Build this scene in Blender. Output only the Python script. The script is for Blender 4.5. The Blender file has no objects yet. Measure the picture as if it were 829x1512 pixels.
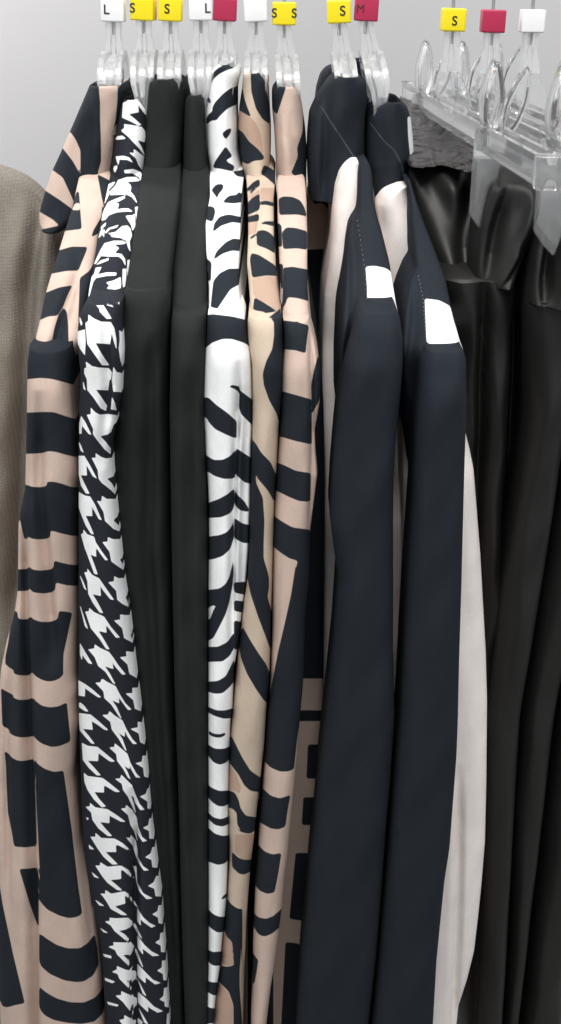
import bpy, bmesh, math, random
import numpy as np
from mathutils import Vector

# ------------------------------------------------------------------ camera, light, exposure
scene = bpy.context.scene
COL = scene.collection
W0, H0, F, PITCH, CAMZ = 829.0, 1512.0, 1900.0, math.radians(22.5), 1.45
cam_data = bpy.data.cameras.new("camera")
cam = bpy.data.objects.new("camera", cam_data)
COL.objects.link(cam)
cam.location = (0, 0, CAMZ)
cam.rotation_euler = (math.pi/2 - PITCH, 0, 0)
cam_data.sensor_fit = 'VERTICAL'
cam_data.sensor_height = 36.0
cam_data.lens = F/H0*36.0
cam_data.clip_start, cam_data.clip_end = 0.02, 60
scene.camera = cam

world = bpy.data.worlds.new("World")
scene.world = world
world.use_nodes = True
bg = world.node_tree.nodes["Background"]
bg.inputs[0].default_value = (0.93, 0.97, 1.0, 1)
bg.inputs[1].default_value = 0.42

def area(name, loc, target, sx, sy, power, col=(1, 1, 1)):
    d = bpy.data.lights.new(name, 'AREA')
    d.shape, d.size, d.size_y, d.energy, d.color = 'RECTANGLE', sx, sy, power, col
    o = bpy.data.objects.new(name, d)
    COL.objects.link(o)
    o.location = loc
    o.rotation_euler = (Vector(target) - Vector(loc)).to_track_quat('-Z', 'Y').to_euler()
    return o
area("ceiling_lamp", (-0.1, 0.12, CAMZ+1.2), (0, 0.5, CAMZ-0.3), 1.5, 0.5, 26, (1.0, 0.985, 0.96))
area("added_wall_light_left", (-0.8, 1.35, CAMZ+0.55), (-0.62, 1.7, CAMZ+0.1), 0.45, 0.25, 11.0, (1.0, 0.985, 0.965))  # added light, brightens the upper left of the wall
area("added_wall_light_right", (0.85, 1.3, CAMZ+0.6), (0.62, 1.6, CAMZ+0.1), 0.5, 0.25, 6.5, (0.99, 1.0, 1.0))  # second added light, lifts the right end of the wall

scene.view_settings.view_transform = 'Standard'
scene.view_settings.look = 'None'
scene.view_settings.exposure = 0.45
scene.view_settings.gamma = 1.0
scene.cycles.max_bounces = 14
scene.cycles.transmission_bounces = 12
scene.cycles.transparent_max_bounces = 16

# ------------------------------------------------------------------ pixel <-> place helpers
ct, st = math.cos(PITCH), math.sin(PITCH)
def unp(px, py, Y):
    """point on the vertical plane y = Y seen at photo pixel px, py (arrays welcome)"""
    cx = (np.asarray(px, float) - W0/2)/F
    cy = (H0/2 - np.asarray(py, float))/F
    dy = ct + cy*st
    dz = -st + cy*ct
    t = Y/dy
    return cx*t, Y + 0*t, CAMZ + dz*t
def proj(x, y, z):
    z = z - CAMZ
    d = y*ct - z*st
    return W0/2 + F*x/d, H0/2 - F*(y*st + z*ct)/d

VIEW = {'P': (0, 0, 1), 'E': (529, 240, 2.763), 'D1': (440, 80, 4.145), 'D2': (440, 290, 4.145)}
for i, (a, b) in enumerate([(40, 110), (20, 300), (0, 520), (0, 750), (0, 980), (0, 1230)]):
    VIEW['A%d' % (i+1)] = (a, b, 4.994)
for i, (a, b) in enumerate([(120, 130), (100, 290), (100, 460), (100, 630), (100, 800), (110, 970)]):
    VIEW['B%d' % (i+1)] = (a, b, 6.908)
VIEW['B7'] = (110, 1140, 5.527); VIEW['B8'] = (110, 1322, 5.527)
for i, b in enumerate([85, 275, 465, 655, 845, 1035, 1225, 1400]):
    VIEW['C%d' % (i+1)] = (290, b, 4.363)

def polys(text):
    """print shapes of a cloth: one shape per line, 'view x,y x,y ...'; a leading ! cuts a hole"""
    out, v = [], VIEW['P']
    for line in text.strip().splitlines():
        hole, pts = False, []
        for tok in line.replace(';', ' ').split():
            if tok == '!':
                hole = True
            elif tok in VIEW:
                v = VIEW[tok]
            else:
                a, b = tok.split(',')
                pts.append((v[0] + float(a)/v[2], v[1] + float(b)/v[2]))
        if len(pts) > 2:
            out.append((hole, np.array(pts)))
    return out

def chaikin(p, n=1):
    for _ in range(n):
        q = np.roll(p, -1, 0)
        L = np.linalg.norm(q-p, axis=1, keepdims=True) + 1e-6
        k = np.minimum(0.22, 2.2/L)
        p = np.stack([(1-k)*p + k*q, k*p + (1-k)*q], 1).reshape(-1, 2)
    return p

LIM = 7.0
def sdf(px, py, shapes, smooth=0):
    d = np.full(px.shape, LIM)
    for hole, P in shapes:
        if smooth:
            P = chaikin(P, smooth)
        lo, hi = P.min(0) - LIM, P.max(0) + LIM
        m = (px > lo[0]) & (px < hi[0]) & (py > lo[1]) & (py < hi[1])
        if not m.any():
            continue
        x, y = px[m], py[m]
        best = np.full(x.shape, 1e9)
        ins = np.zeros(x.shape, bool)
        for (ax, ay), (bx, by) in zip(P, np.roll(P, -1, 0)):
            ex, ey = bx-ax, by-ay
            L = ex*ex + ey*ey + 1e-9
            t = np.clip(((x-ax)*ex + (y-ay)*ey)/L, 0, 1)
            best = np.minimum(best, (x-ax-t*ex)**2 + (y-ay-t*ey)**2)
            c = (ay > y) != (by > y)
            if abs(by-ay) > 1e-9:
                ins ^= c & (x < ex*(y-ay)/(by-ay) + ax)
        s = np.clip(np.sqrt(best), 0, LIM)
        s[ins] *= -1
        d[m] = np.maximum(d[m], -s) if hole else np.minimum(d[m], s)
    return d

def gsm(a, sig):
    if sig <= 0:
        return a
    r = int(3*sig)
    k = np.exp(-0.5*(np.arange(-r, r+1)/sig)**2)
    k /= k.sum()
    lo = a[0] - (a[1:r+1][::-1] - a[0]) if len(a) > r else np.full(r, a[0])
    hi = a[-1] - (a[-r-1:-1][::-1] - a[-1]) if len(a) > r else np.full(r, a[-1])
    return np.convolve(np.concatenate([lo, a, hi]), k, 'valid')

def curve(keys, ys, sig):
    k = np.array(keys, float)
    grid = np.arange(k[0, 0], k[-1, 0] + 1.0, 1.0)
    return np.interp(ys, grid, gsm(np.interp(grid, k[:, 0], k[:, 1]), min(sig, max(1, (len(grid)-2)/7))))

# ------------------------------------------------------------------ object helpers
def root(name, label, cat, loc, group=None):
    o = bpy.data.objects.new(name, None)
    COL.objects.link(o)
    o.location = loc
    o.empty_display_size = 0.05
    o['label'], o['category'] = label, cat
    if group:
        o['group'] = group
    return o

def link(name, me, parent=None, loc=None):
    o = bpy.data.objects.new(name, me)
    COL.objects.link(o)
    if parent:
        o.parent = parent
    if loc is not None:
        o.location = loc
    return o

def base_of(parent):
    v = Vector((0, 0, 0))
    while parent:
        v += parent.location
        parent = parent.parent
    return v

def tube(name, parent, rows, Yk, mat, bf=0.014, side=0.03, bb=None, e=2.3, step=5.0, prints=(), smooth=1, folds=(), sig=4.0,
         ysig=10.0, rim=False, wr=0.0, seed=0, grow=0.0, label=None):
    """a closed, hanging sleeve of cloth. rows: (y, left, right) outline keys; Yk: (y, distance) keys of its widest line;
    bf: how far it bulges forwards; side: metres its side walls run back (number or keys); folds: (keys x(y), depth, width)"""
    r = np.array(rows, float)
    y0, y1 = r[0, 0], r[-1, 0]
    fine = np.arange(y0, y1 + 0.01, step)
    ys = np.concatenate([[y0 + 0.0, y0 + 0.7, y0 + 1.6], fine[fine > y0 + 2.5]]) if step > 3 else fine
    xl = curve(r[:, [0, 1]], ys, sig); xr = curve(r[:, [0, 2]], ys, sig)
    Y = curve(Yk, ys, ysig) if len(Yk) > 1 else np.full(ys.shape, Yk[0][1])
    L = np.full(ys.shape, float(side)) if np.isscalar(side) else curve(side, ys, ysig)
    bb = bf if bb is None else bb
    xa, _, za = unp(xl, ys, Y); xb, _, _ = unp(xr, ys, Y)
    xc, w = (xa + xb)/2, (xb - xa)/2
    wpx = float(np.max(xr - xl))
    n = int(max(14, min(90, wpx/step*1.45)))
    nb = max(8, n//3)
    rng = np.random.RandomState(seed + 7)
    ph = rng.rand(8)*6.28
    P, LK, loop = [], [], None
    def sect(s, j, front):
        c, sn = np.cos(np.pi*s), np.sin(np.pi*s)
        x = -np.sign(c)*np.abs(c)**(2/e)
        b = np.abs(sn)**(2/e)
        return x, b
    sf = np.linspace(0, 1, n+1)
    sb = np.linspace(1, 0, nb+1)
    xf, bfv = sect(sf, 0, True)
    xbk, bbv = sect(sb, 0, False)
    ns = 5
    tt = np.linspace(0, 1, ns+2)[1:-1]
    verts, look = [], []
    for j in range(len(ys)):
        y = ys[j]
        # front
        X = xc[j] + w[j]*xf
        px = xl[j] + (xr[j]-xl[j])*(xf+1)/2
        dY = np.zeros_like(X)
        dX = np.zeros_like(X)
        for keys, amp, wd in folds:
            k = np.array(keys, float)
            if y < k[0, 0]-40 or y > k[-1, 0]+40:
                continue
            fx = np.interp(y, k[:, 0], k[:, 1])
            fade = min(1, max(0, (y-k[0, 0]+40)/80.0))*min(1, max(0, (k[-1, 0]+40-y)/80.0))
            dY += amp*fade*np.exp(-((px-fx)/wd)**2)
        if wr:
            q = (px - (xl[j]+xr[j])/2)/25.0
            dY += wr*(0.5*np.sin(q*1.9 + y/70.0 + ph[0]) + 0.35*np.sin(q*3.1 - y/41.0 + ph[1]) + 0.35*np.sin(q*0.7 + y/27.0 + ph[2])
                      + 0.25*np.sin(q*2.3 + y/17.0 + ph[3]))*bfv
        yf = Y[j] - bf*bfv + dY*np.clip(bfv*1.6, 0, 1)
        z = np.full_like(X, za[j])
        LKp = proj(X, yf, z)
        verts.append(np.stack([X, yf, z], 1)); look.append(np.stack(LKp, 1))
        # right wall
        o1 = np.ones(ns)
        verts.append(np.stack([o1*(xc[j]+w[j]), Y[j]+L[j]*tt, o1*za[j]], 1)); look.append(np.stack([o1*LKp[0][-1], o1*LKp[1][-1]], 1))
        # back
        yb = Y[j] + L[j] + bb*bbv
        verts.append(np.stack([xc[j]+w[j]*xbk, yb, np.full(nb+1, za[j])], 1))
        look.append(np.stack([np.interp(xbk, xf, LKp[0]), np.interp(xbk, xf, LKp[1])], 1))
        verts.append(np.stack([o1*(xc[j]-w[j]), Y[j]+L[j]*tt[::-1], o1*za[j]], 1)); look.append(np.stack([o1*LKp[0][0], o1*LKp[1][0]], 1))
    M = n+1 + ns + nb+1 + ns
    V = np.concatenate(verts); K = np.concatenate(look)
    R = len(ys)
    faces = []
    for j in range(R-1):
        a, b = j*M, (j+1)*M
        for i in range(M):
            i2 = (i+1) % M
            faces.append((a+i, b+i, b+i2, a+i2))
    extra = []
    first = V[:M]
    if rim:
        cen = first.mean(0)
        prev = 0
        for sc_, dz in ((0.93, 0.0006), (0.86, -0.001), (0.84, -0.008), (0.84, -0.03)):
            ring = cen + (first - cen)*[sc_, sc_, 1] + [0, 0, dz]
            s0 = len(V); V = np.concatenate([V, ring]); K = np.concatenate([K, K[:M]])
            for i in range(M):
                i2 = (i+1) % M
                faces.append((s0+i, prev+i, prev+i2, s0+i2))
            prev = s0
        faces.append(tuple(prev+i for i in range(M)))
    else:
        faces.append(tuple(i for i in range(M)))
    faces.append(tuple((R-1)*M + i for i in range(M))[::-1])
    V = V - np.array(base_of(parent))
    me = bpy.data.meshes.new(name)
    me.from_pydata(V.tolist(), [], faces)
    me.polygons.foreach_set("use_smooth", [True]*len(me.polygons))
    for i, sh in enumerate(prints):
        d = sdf(K[:, 0], K[:, 1], sh, smooth) - grow
        at = me.attributes.new("print%d" % (i+1), 'FLOAT', 'POINT')
        at.data.foreach_set("value", d.astype(np.float32))
    me.materials.append(mat)
    me.update()
    o = link(name, me, parent)
    if label:
        o['label'] = label
    return o

# ------------------------------------------------------------------ materials
def srgb(r, g, b):
    f = lambda c: c/12.92 if c <= 0.04045 else ((c+0.055)/1.055)**2.4
    return (f(r/255.0), f(g/255.0), f(b/255.0), 1)

def new_mat(name):
    m = bpy.data.materials.new(name)
    m.use_nodes = True
    nt = m.node_tree
    return m, nt, nt.nodes["Principled BSDF"]

def mixrgb(nt, fac, a, b):
    n = nt.nodes.new("ShaderNodeMix")
    n.data_type = 'RGBA'
    for sock, val in ((n.inputs[0], fac), (n.inputs[6], a), (n.inputs[7], b)):
        if hasattr(val, "is_output"):
            nt.links.new(val, sock)
        else:
            sock.default_value = val
    return n.outputs[2]

def cloth(name, base, *cols, rough=0.85, sheen=0.0, weave=1700.0, soft=0.75, bump=0.09):
    m, nt, p = new_mat(name)
    tc = nt.nodes.new("ShaderNodeTexCoord")
    c = base
    for i, col in enumerate(cols):
        a = nt.nodes.new("ShaderNodeAttribute"); a.attribute_name = "print%d" % (i+1)
        mr = nt.nodes.new("ShaderNodeMapRange"); mr.interpolation_type = 'SMOOTHSTEP'
        mr.inputs[1].default_value, mr.inputs[2].default_value = soft, -soft
        mr.inputs[3].default_value, mr.inputs[4].default_value = 0, 1
        nt.links.new(a.outputs["Fac"], mr.inputs[0])
        c = mixrgb(nt, mr.outputs[0], c, col)
    # slight unevenness of the dye and the fibre
    nz = nt.nodes.new("ShaderNodeTexNoise"); nz.inputs["Scale"].default_value = 60; nz.inputs["Detail"].default_value = 5
    nt.links.new(tc.outputs["Object"], nz.inputs[0])
    mr = nt.nodes.new("ShaderNodeMapRange"); mr.inputs[3].default_value, mr.inputs[4].default_value = 0.9, 1.1
    nt.links.new(nz.outputs["Fac"], mr.inputs[0])
    fz = nt.nodes.new("ShaderNodeTexNoise"); fz.inputs["Scale"].default_value = 1100; fz.inputs["Detail"].default_value = 2
    nt.links.new(tc.outputs["Object"], fz.inputs[0])
    fr = nt.nodes.new("ShaderNodeMapRange"); fr.inputs[1].default_value, fr.inputs[2].default_value = 0.3, 0.7
    fr.inputs[3].default_value, fr.inputs[4].default_value = 0.96, 1.04
    nt.links.new(fz.outputs["Fac"], fr.inputs[0])
    mm = nt.nodes.new("ShaderNodeMath"); mm.operation = 'MULTIPLY'
    nt.links.new(mr.outputs[0], mm.inputs[0]); nt.links.new(fr.outputs[0], mm.inputs[1])
    mr = mm
    vm = nt.nodes.new("ShaderNodeVectorMath"); vm.operation = 'SCALE'
    if hasattr(c, "is_output"):
        nt.links.new(c, vm.inputs[0])
    else:
        vm.inputs[0].default_value = c[:3]
    nt.links.new(mr.outputs[0], vm.inputs["Scale"])
    nt.links.new(vm.outputs[0], p.inputs["Base Color"])
    p.inputs["Roughness"].default_value = rough
    p.inputs["Specular IOR Level"].default_value = 0.18
    p.inputs["Sheen Weight"].default_value = sheen
    p.inputs["Sheen Roughness"].default_value = 0.5
    wv = nt.nodes.new("ShaderNodeTexNoise"); wv.inputs["Scale"].default_value = weave; wv.inputs["Detail"].default_value = 2
    nt.links.new(tc.outputs["Object"], wv.inputs[0])
    b = nt.nodes.new("ShaderNodeBump"); b.inputs["Strength"].default_value = bump; b.inputs["Distance"].default_value = 0.0006
    nt.links.new(wv.outputs["Fac"], b.inputs["Height"])
    # shallow creases of hanging jersey, drawn out down the cloth
    mpg = nt.nodes.new("ShaderNodeMapping"); mpg.inputs["Scale"].default_value = (1.0, 1.0, 0.28)
    nt.links.new(tc.outputs["Object"], mpg.inputs[0])
    cz = nt.nodes.new("ShaderNodeTexNoise"); cz.inputs["Scale"].default_value = 55; cz.inputs["Detail"].default_value = 3; cz.inputs["Distortion"].default_value = 0.8
    nt.links.new(mpg.outputs[0], cz.inputs[0])
    b2 = nt.nodes.new("ShaderNodeBump"); b2.inputs["Strength"].default_value = 0.35; b2.inputs["Distance"].default_value = 0.004
    nt.links.new(cz.outputs["Fac"], b2.inputs["Height"]); nt.links.new(b.outputs[0], b2.inputs["Normal"])
    nt.links.new(b2.outputs[0], p.inputs["Normal"])
    return m

NAVY = srgb(34, 39, 46)
PINK = srgb(202, 179, 166)
WHITE = srgb(245, 246, 246)
CREAM = srgb(226, 222, 210)
BLACK = srgb(37, 39, 39)
M = {}
M['blocks'] = cloth("pink_navy_print_jersey", PINK, NAVY)
M['blocks_dark'] = cloth("navy_pink_print_jersey", NAVY, PINK)
M['hound'] = cloth("houndstooth_jersey", srgb(38, 41, 48), WHITE, soft=0.5)
M['black'] = cloth("plain_black_jersey", BLACK)
M['zebra'] = cloth("zebra_jersey", WHITE, NAVY)
M['swirl'] = cloth("beige_swirl_jersey", srgb(198, 180, 161), srgb(180, 152, 135), NAVY)
M['navy'] = cloth("navy_cream_jersey", NAVY, WHITE)
M['navy_seam'] = cloth("seamed_navy_jersey", NAVY, WHITE, srgb(84, 88, 96))
M['cream'] = cloth("cream_navy_jersey", srgb(232, 222, 212), NAVY)

# ribbed oatmeal knit
m, nt, p = new_mat("oatmeal_knit"); M['knit'] = m
tc = nt.nodes.new("ShaderNodeTexCoord")
mp = nt.nodes.new("ShaderNodeMapping"); mp.inputs["Scale"].default_value = (1, 1, 1)
nt.links.new(tc.outputs["Object"], mp.inputs[0])
def wave(axis, sc, dist):
    w = nt.nodes.new("ShaderNodeTexWave"); w.wave_type = 'BANDS'; w.bands_direction = axis
    w.inputs["Scale"].default_value = sc; w.inputs["Distortion"].default_value = dist; w.inputs["Detail"].default_value = 3
    w.inputs["Detail Scale"].default_value = 6
    nt.links.new(mp.outputs[0], w.inputs[0]); return w
wx, wz = wave('X', 165, 5.0), wave('Z', 140, 6.0)
mu = nt.nodes.new("ShaderNodeMath"); mu.operation = 'MULTIPLY'
nt.links.new(wx.outputs["Fac"], mu.inputs[0]); nt.links.new(wz.outputs["Fac"], mu.inputs[1])
nz = nt.nodes.new("ShaderNodeTexNoise"); nz.inputs["Scale"].default_value = 90; nz.inputs["Detail"].default_value = 4
nt.links.new(tc.outputs["Object"], nz.inputs[0])
ad = nt.nodes.new("ShaderNodeMath"); ad.operation = 'MULTIPLY_ADD'; ad.inputs[1].default_value = 0.6
nt.links.new(nz.outputs["Fac"], ad.inputs[0]); nt.links.new(mu.outputs[0], ad.inputs[2])
cr = mixrgb(nt, ad.outputs[0], srgb(116, 110, 102), srgb(146, 140, 131))
nt.links.new(cr, p.inputs["Base Color"])
p.inputs["Roughness"].default_value = 0.95; p.inputs["Specular IOR Level"].default_value = 0.15
b = nt.nodes.new("ShaderNodeBump"); b.inputs["Strength"].default_value = 0.5; b.inputs["Distance"].default_value = 0.001
nt.links.new(mu.outputs[0], b.inputs["Height"]); nt.links.new(b.outputs[0], p.inputs["Normal"])

# soft black faux leather
m, nt, p = new_mat("black_faux_leather"); M['leather'] = m
p.inputs["Base Color"].default_value = srgb(30, 29, 28)
p.inputs["Roughness"].default_value = 0.5
p.inputs["Specular IOR Level"].default_value = 0.42
tc = nt.nodes.new("ShaderNodeTexCoord")
vo = nt.nodes.new("ShaderNodeTexVoronoi"); vo.inputs["Scale"].default_value = 900
nt.links.new(tc.outputs["Object"], vo.inputs[0])
nz = nt.nodes.new("ShaderNodeTexNoise"); nz.inputs["Scale"].default_value = 14; nz.inputs["Detail"].default_value = 3
nt.links.new(tc.outputs["Object"], nz.inputs[0])
b1 = nt.nodes.new("ShaderNodeBump"); b1.inputs["Strength"].default_value = 0.08; b1.inputs["Distance"].default_value = 0.0005
nt.links.new(vo.outputs["Distance"], b1.inputs["Height"])
b2 = nt.nodes.new("ShaderNodeBump"); b2.inputs["Strength"].default_value = 0.2; b2.inputs["Distance"].default_value = 0.008
nt.links.new(nz.outputs["Fac"], b2.inputs["Height"]); nt.links.new(b1.outputs[0], b2.inputs["Normal"])
nt.links.new(b2.outputs[0], p.inputs["Normal"])

m, nt, p = new_mat("crumpled_dark_satin"); M['lining'] = m
p.inputs["Base Color"].default_value = srgb(38, 34, 33)
p.inputs["Roughness"].default_value = 0.42
tc = nt.nodes.new("ShaderNodeTexCoord")
mpg = nt.nodes.new("ShaderNodeMapping"); mpg.inputs["Scale"].default_value = (1.0, 0.55, 1.0); mpg.inputs["Rotation"].default_value = (0.5, 0, 0)
nt.links.new(tc.outputs["Object"], mpg.inputs[0])
nz = nt.nodes.new("ShaderNodeTexNoise"); nz.inputs["Scale"].default_value = 34; nz.inputs["Detail"].default_value = 2.5; nz.inputs["Distortion"].default_value = 1.2
nt.links.new(mpg.outputs[0], nz.inputs[0])
b = nt.nodes.new("ShaderNodeBump"); b.inputs["Strength"].default_value = 1.0; b.inputs["Distance"].default_value = 0.03
nt.links.new(nz.outputs["Fac"], b.inputs["Height"]); nt.links.new(b.outputs[0], p.inputs["Normal"])
# clear polystyrene of the hangers
m, nt, p = new_mat("clear_plastic"); M['clear'] = m
p.inputs["Base Color"].default_value = (0.985, 0.99, 0.995, 1)
p.inputs["Transmission Weight"].default_value = 0.92
p.inputs["IOR"].default_value = 1.36
p.inputs["Roughness"].default_value = 0.05
p.inputs["Specular IOR Level"].default_value = 0.9

m, nt, p = new_mat("cloudy_plastic"); M['cloudy'] = m
p.inputs["Base Color"].default_value = (0.97, 0.975, 0.98, 1)
p.inputs["Transmission Weight"].default_value = 0.8
p.inputs["IOR"].default_value = 1.4
p.inputs["Roughness"].default_value = 0.16
p.inputs["Specular IOR Level"].default_value = 0.8

m, nt, p = new_mat("steel_wire"); M['steel'] = m
p.inputs["Base Color"].default_value = (0.55, 0.55, 0.56, 1); p.inputs["Metallic"].default_value = 1; p.inputs["Roughness"].default_value = 0.3
def plastic(name, col, rough=0.4):
    m, nt, p = new_mat(name)
    tc = nt.nodes.new("ShaderNodeTexCoord")
    nz = nt.nodes.new("ShaderNodeTexNoise"); nz.inputs["Scale"].default_value = 120
    nt.links.new(tc.outputs["Object"], nz.inputs[0])
    c = mixrgb(nt, nz.outputs["Fac"], tuple(0.93*v for v in col[:3]) + (1,), col)
    nt.links.new(c, p.inputs["Base Color"])
    p.inputs["Roughness"].default_value = rough
    return m
M['white'] = plastic("white_plastic", srgb(240, 240, 240))
M['yellow'] = plastic("yellow_plastic", srgb(244, 222, 20))
M['magenta'] = plastic("magenta_plastic", srgb(178, 40, 78))
M['ink'] = plastic("black_ink", srgb(40, 38, 36), 0.6)
M['thread'] = plastic("grey_thread", srgb(104, 107, 113), 0.8)

m, nt, p = new_mat("grey_wall_paint"); M['wall'] = m
tc = nt.nodes.new("ShaderNodeTexCoord")
nz = nt.nodes.new("ShaderNodeTexNoise"); nz.inputs["Scale"].default_value = 3; nz.inputs["Detail"].default_value = 6
nt.links.new(tc.outputs["Object"], nz.inputs[0])
nt.links.new(mixrgb(nt, nz.outputs["Fac"], srgb(160, 159, 160), srgb(169, 168, 169)), p.inputs["Base Color"])
p.inputs["Roughness"].default_value = 0.5
m, nt, p = new_mat("grey_floor_tile"); M['floor'] = m
tc = nt.nodes.new("ShaderNodeTexCoord")
nz = nt.nodes.new("ShaderNodeTexNoise"); nz.inputs["Scale"].default_value = 8; nz.inputs["Detail"].default_value = 6
nt.links.new(tc.outputs["Object"], nz.inputs[0])
nt.links.new(mixrgb(nt, nz.outputs["Fac"], srgb(120, 118, 114), srgb(150, 147, 142)), p.inputs["Base Color"])
p.inputs["Roughness"].default_value = 0.5

# ------------------------------------------------------------------ setting
def box_me(name, lo, hi, mat, bev=0.0, seg=2):
    bm = bmesh.new()
    bmesh.ops.create_cube(bm, size=1)
    for v in bm.verts:
        v.co = [lo[i] + (v.co[i]+0.5)*(hi[i]-lo[i]) for i in range(3)]
    if bev:
        bmesh.ops.bevel(bm, geom=bm.edges[:], offset=bev, segments=seg, affect='EDGES', profile=0.6)
    me = bpy.data.meshes.new(name); bm.to_mesh(me); bm.free()
    me.materials.append(mat)
    if bev:
        me.polygons.foreach_set("use_smooth", [True]*len(me.polygons))
    return me
YR = 0.90                       # distance of the rail
WALLY = 1.75
o = link("wall", box_me("wall", (-3, WALLY, 0), (3, WALLY+0.1, 3.2), M['wall'])); o['kind'] = 'structure'
o = link("floor", box_me("floor", (-3, -2.5, -0.1), (3, WALLY, 0), M['floor'])); o['kind'] = 'structure'

def sweep(name, path, section, mat, closed_sec=True, smooth=True, scales=None):
    """section (list of (a, b)) swept along a path lying in a y-z plane; a is x, b is across the path"""
    bm = bmesh.new()
    rings = []
    n = len(path)
    for i, pnt in enumerate(path):
        p0 = Vector(path[max(0, i-1)]); p1 = Vector(path[min(n-1, i+1)])
        t = (p1-p0).normalized()
        xa = Vector((1, 0, 0)); nb = xa.cross(t).normalized()
        s = scales[i] if scales else (1, 1)
        rings.append([bm.verts.new(Vector(pnt) + xa*a*s[0] + nb*b*s[1]) for a, b in section])
    k = len(section)
    for r0, r1 in zip(rings, rings[1:]):
        for i in range(k):
            bm.faces.new((r0[i], r0[(i+1) % k], r1[(i+1) % k], r1[i]))
    bm.faces.new(rings[0][::-1]); bm.faces.new(rings[-1])
    bmesh.ops.recalc_face_normals(bm, faces=bm.faces)
    me = bpy.data.meshes.new(name); bm.to_mesh(me); bm.free()
    me.materials.append(mat)
    if smooth:
        me.polygons.foreach_set("use_smooth", [True]*len(me.polygons))
    return me
def circ(r, k=10):
    return [(r*math.cos(2*math.pi*i/k), r*math.sin(2*math.pi*i/k)) for i in range(k)]
def smooth_path(pts, k=6):
    pts = [Vector(q) for q in pts]
    out = []
    for i in range(len(pts)-1):
        p0, p1, p2, p3 = pts[max(0, i-1)], pts[i], pts[i+1], pts[min(len(pts)-1, i+2)]
        for j in range(k):
            t = j/k
            out.append(0.5*((2*p1) + (p2-p0)*t + (2*p0-5*p1+4*p2-p3)*t*t + (3*p1-p0-3*p2+p3)*t**3))
    out.append(pts[-1])
    return out

ZR = CAMZ + 0.052               # centre of the rail
rail = root("clothes_rail", "long chrome rail that all the hangers hook over", "rail", (0, YR, ZR))
bm = bmesh.new()
bmesh.ops.create_cone(bm, cap_ends=True, segments=24, radius1=0.0125, radius2=0.0125, depth=1.5)
me = bpy.data.meshes.new("bar"); 
for v in bm.verts:
    v.co = Vector((v.co.z, v.co.x, v.co.y))
bm.to_mesh(me); bm.free(); me.materials.append(M['steel']); me.polygons.foreach_set("use_smooth", [True]*len(me.polygons))
link("bar", me, rail)
for sx in (-0.72, 0.72):
    link("bracket", box_me("bracket", (sx-0.008, 0.0125, -0.02), (sx+0.008, WALLY-YR, 0.02), M['steel'], 0.002), rail)

# ------------------------------------------------------------------ hangers
# coordinates of every hanger mesh: origin at the bottom of its size marker, x across the row, y along the hanger
hook_path = [(0, 0, 0.0), (0, 0, 0.036)]
ZH = 0.052 + 0.0275
hook_path = smooth_path([(0, 0, -0.008), (0, 0, 0.02), (0, 0, 0.04)] + [(0, 0, 0.045)], 3)
def hook_mesh(dz):
    """wire from the marker up, then over the rail whose centre lies dz above the origin"""
    r = 0.0145
    pts = [(0, r*0.0, -0.008), (0, 0.0, dz*0.45)]
    for a in range(-30, 211, 20):
        pts.append((0, r*math.cos(math.radians(a)), dz + r*math.sin(math.radians(a))))
    pts[1] = (0, 0.002, dz*0.5)
    return sweep("hook", smooth_path(pts, 4), circ(0.0012, 8), M['steel'])
ISEC = [(-0.0042, -0.0055), (-0.0022, -0.0055), (-0.0012, -0.0025), (0.0012, -0.0025), (0.0022, -0.0055), (0.0042, -0.0055),
        (0.0042, 0.0055), (0.0022, 0.0055), (0.0012, 0.0025), (-0.0012, 0.0025), (-0.0022, 0.0055), (-0.0042, 0.0055)]
def arms_mesh():
    half = [(0, 0, -0.022), (0, -0.011, -0.0235), (0, -0.021, -0.030), (0, -0.0245, -0.042), (0, -0.022, -0.075), (0, -0.024, -0.113), (0, -0.06, -0.142), (0, -0.115, -0.166)]
    pts = half[::-1] + [(a, -b, c) for a, b, c in half[1:]]
    pth = smooth_path(pts, 6)
    sec = [(a*1.8, b*0.75) for a, b in ISEC]
    sc = []
    for q in pth:
        k = min(1, max(0, (-0.036 - q[2])/0.016))
        sc.append((1 - 0.52*k, 1 - 0.25*k))
    return sweep("shoulder_bar", pth, sec, M['cloudy'], smooth=False, scales=sc)
def neck_mesh():
    bm = bmesh.new()
    prof = [(0.0045, 0.0), (0.0050, -0.001), (0.0046, -0.009), (0.0056, -0.013), (0.0062, -0.020), (0.0066, -0.025)]
    rings = []
    for w, z in prof:
        d = 0.003 + 0.25*w
        rings.append([bm.verts.new((a*w, b*d, z)) for a, b in
                      ((-1, -1), (-0.3, -1), (-0.2, -0.75), (0.2, -0.75), (0.3, -1), (1, -1), (1, 1), (0.3, 1), (0.2, 0.75), (-0.2, 0.75), (-0.3, 1), (-1, 1))])
    for r0, r1 in zip(rings, rings[1:]):
        for i in range(12):
            bm.faces.new((r0[i], r1[i], r1[(i+1) % 12], r0[(i+1) % 12]))
    bm.faces.new(rings[0]); bm.faces.new(rings[-1][::-1])
    bmesh.ops.recalc_face_normals(bm, faces=bm.faces)
    me = bpy.data.meshes.new("neck"); bm.to_mesh(me); bm.free(); me.materials.append(M['cloudy'])
    return me
arms_me, neck_me = arms_mesh(), neck_mesh()
def marker_me(kind):
    me = box_me("size_marker", (-0.0076, -0.0066, 0.0), (0.0076, 0.0066, 0.0140), M[kind], 0.0011, 3)
    return me
marker_mes = {k: marker_me(k) for k in ('white', 'yellow', 'magenta')}
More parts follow.
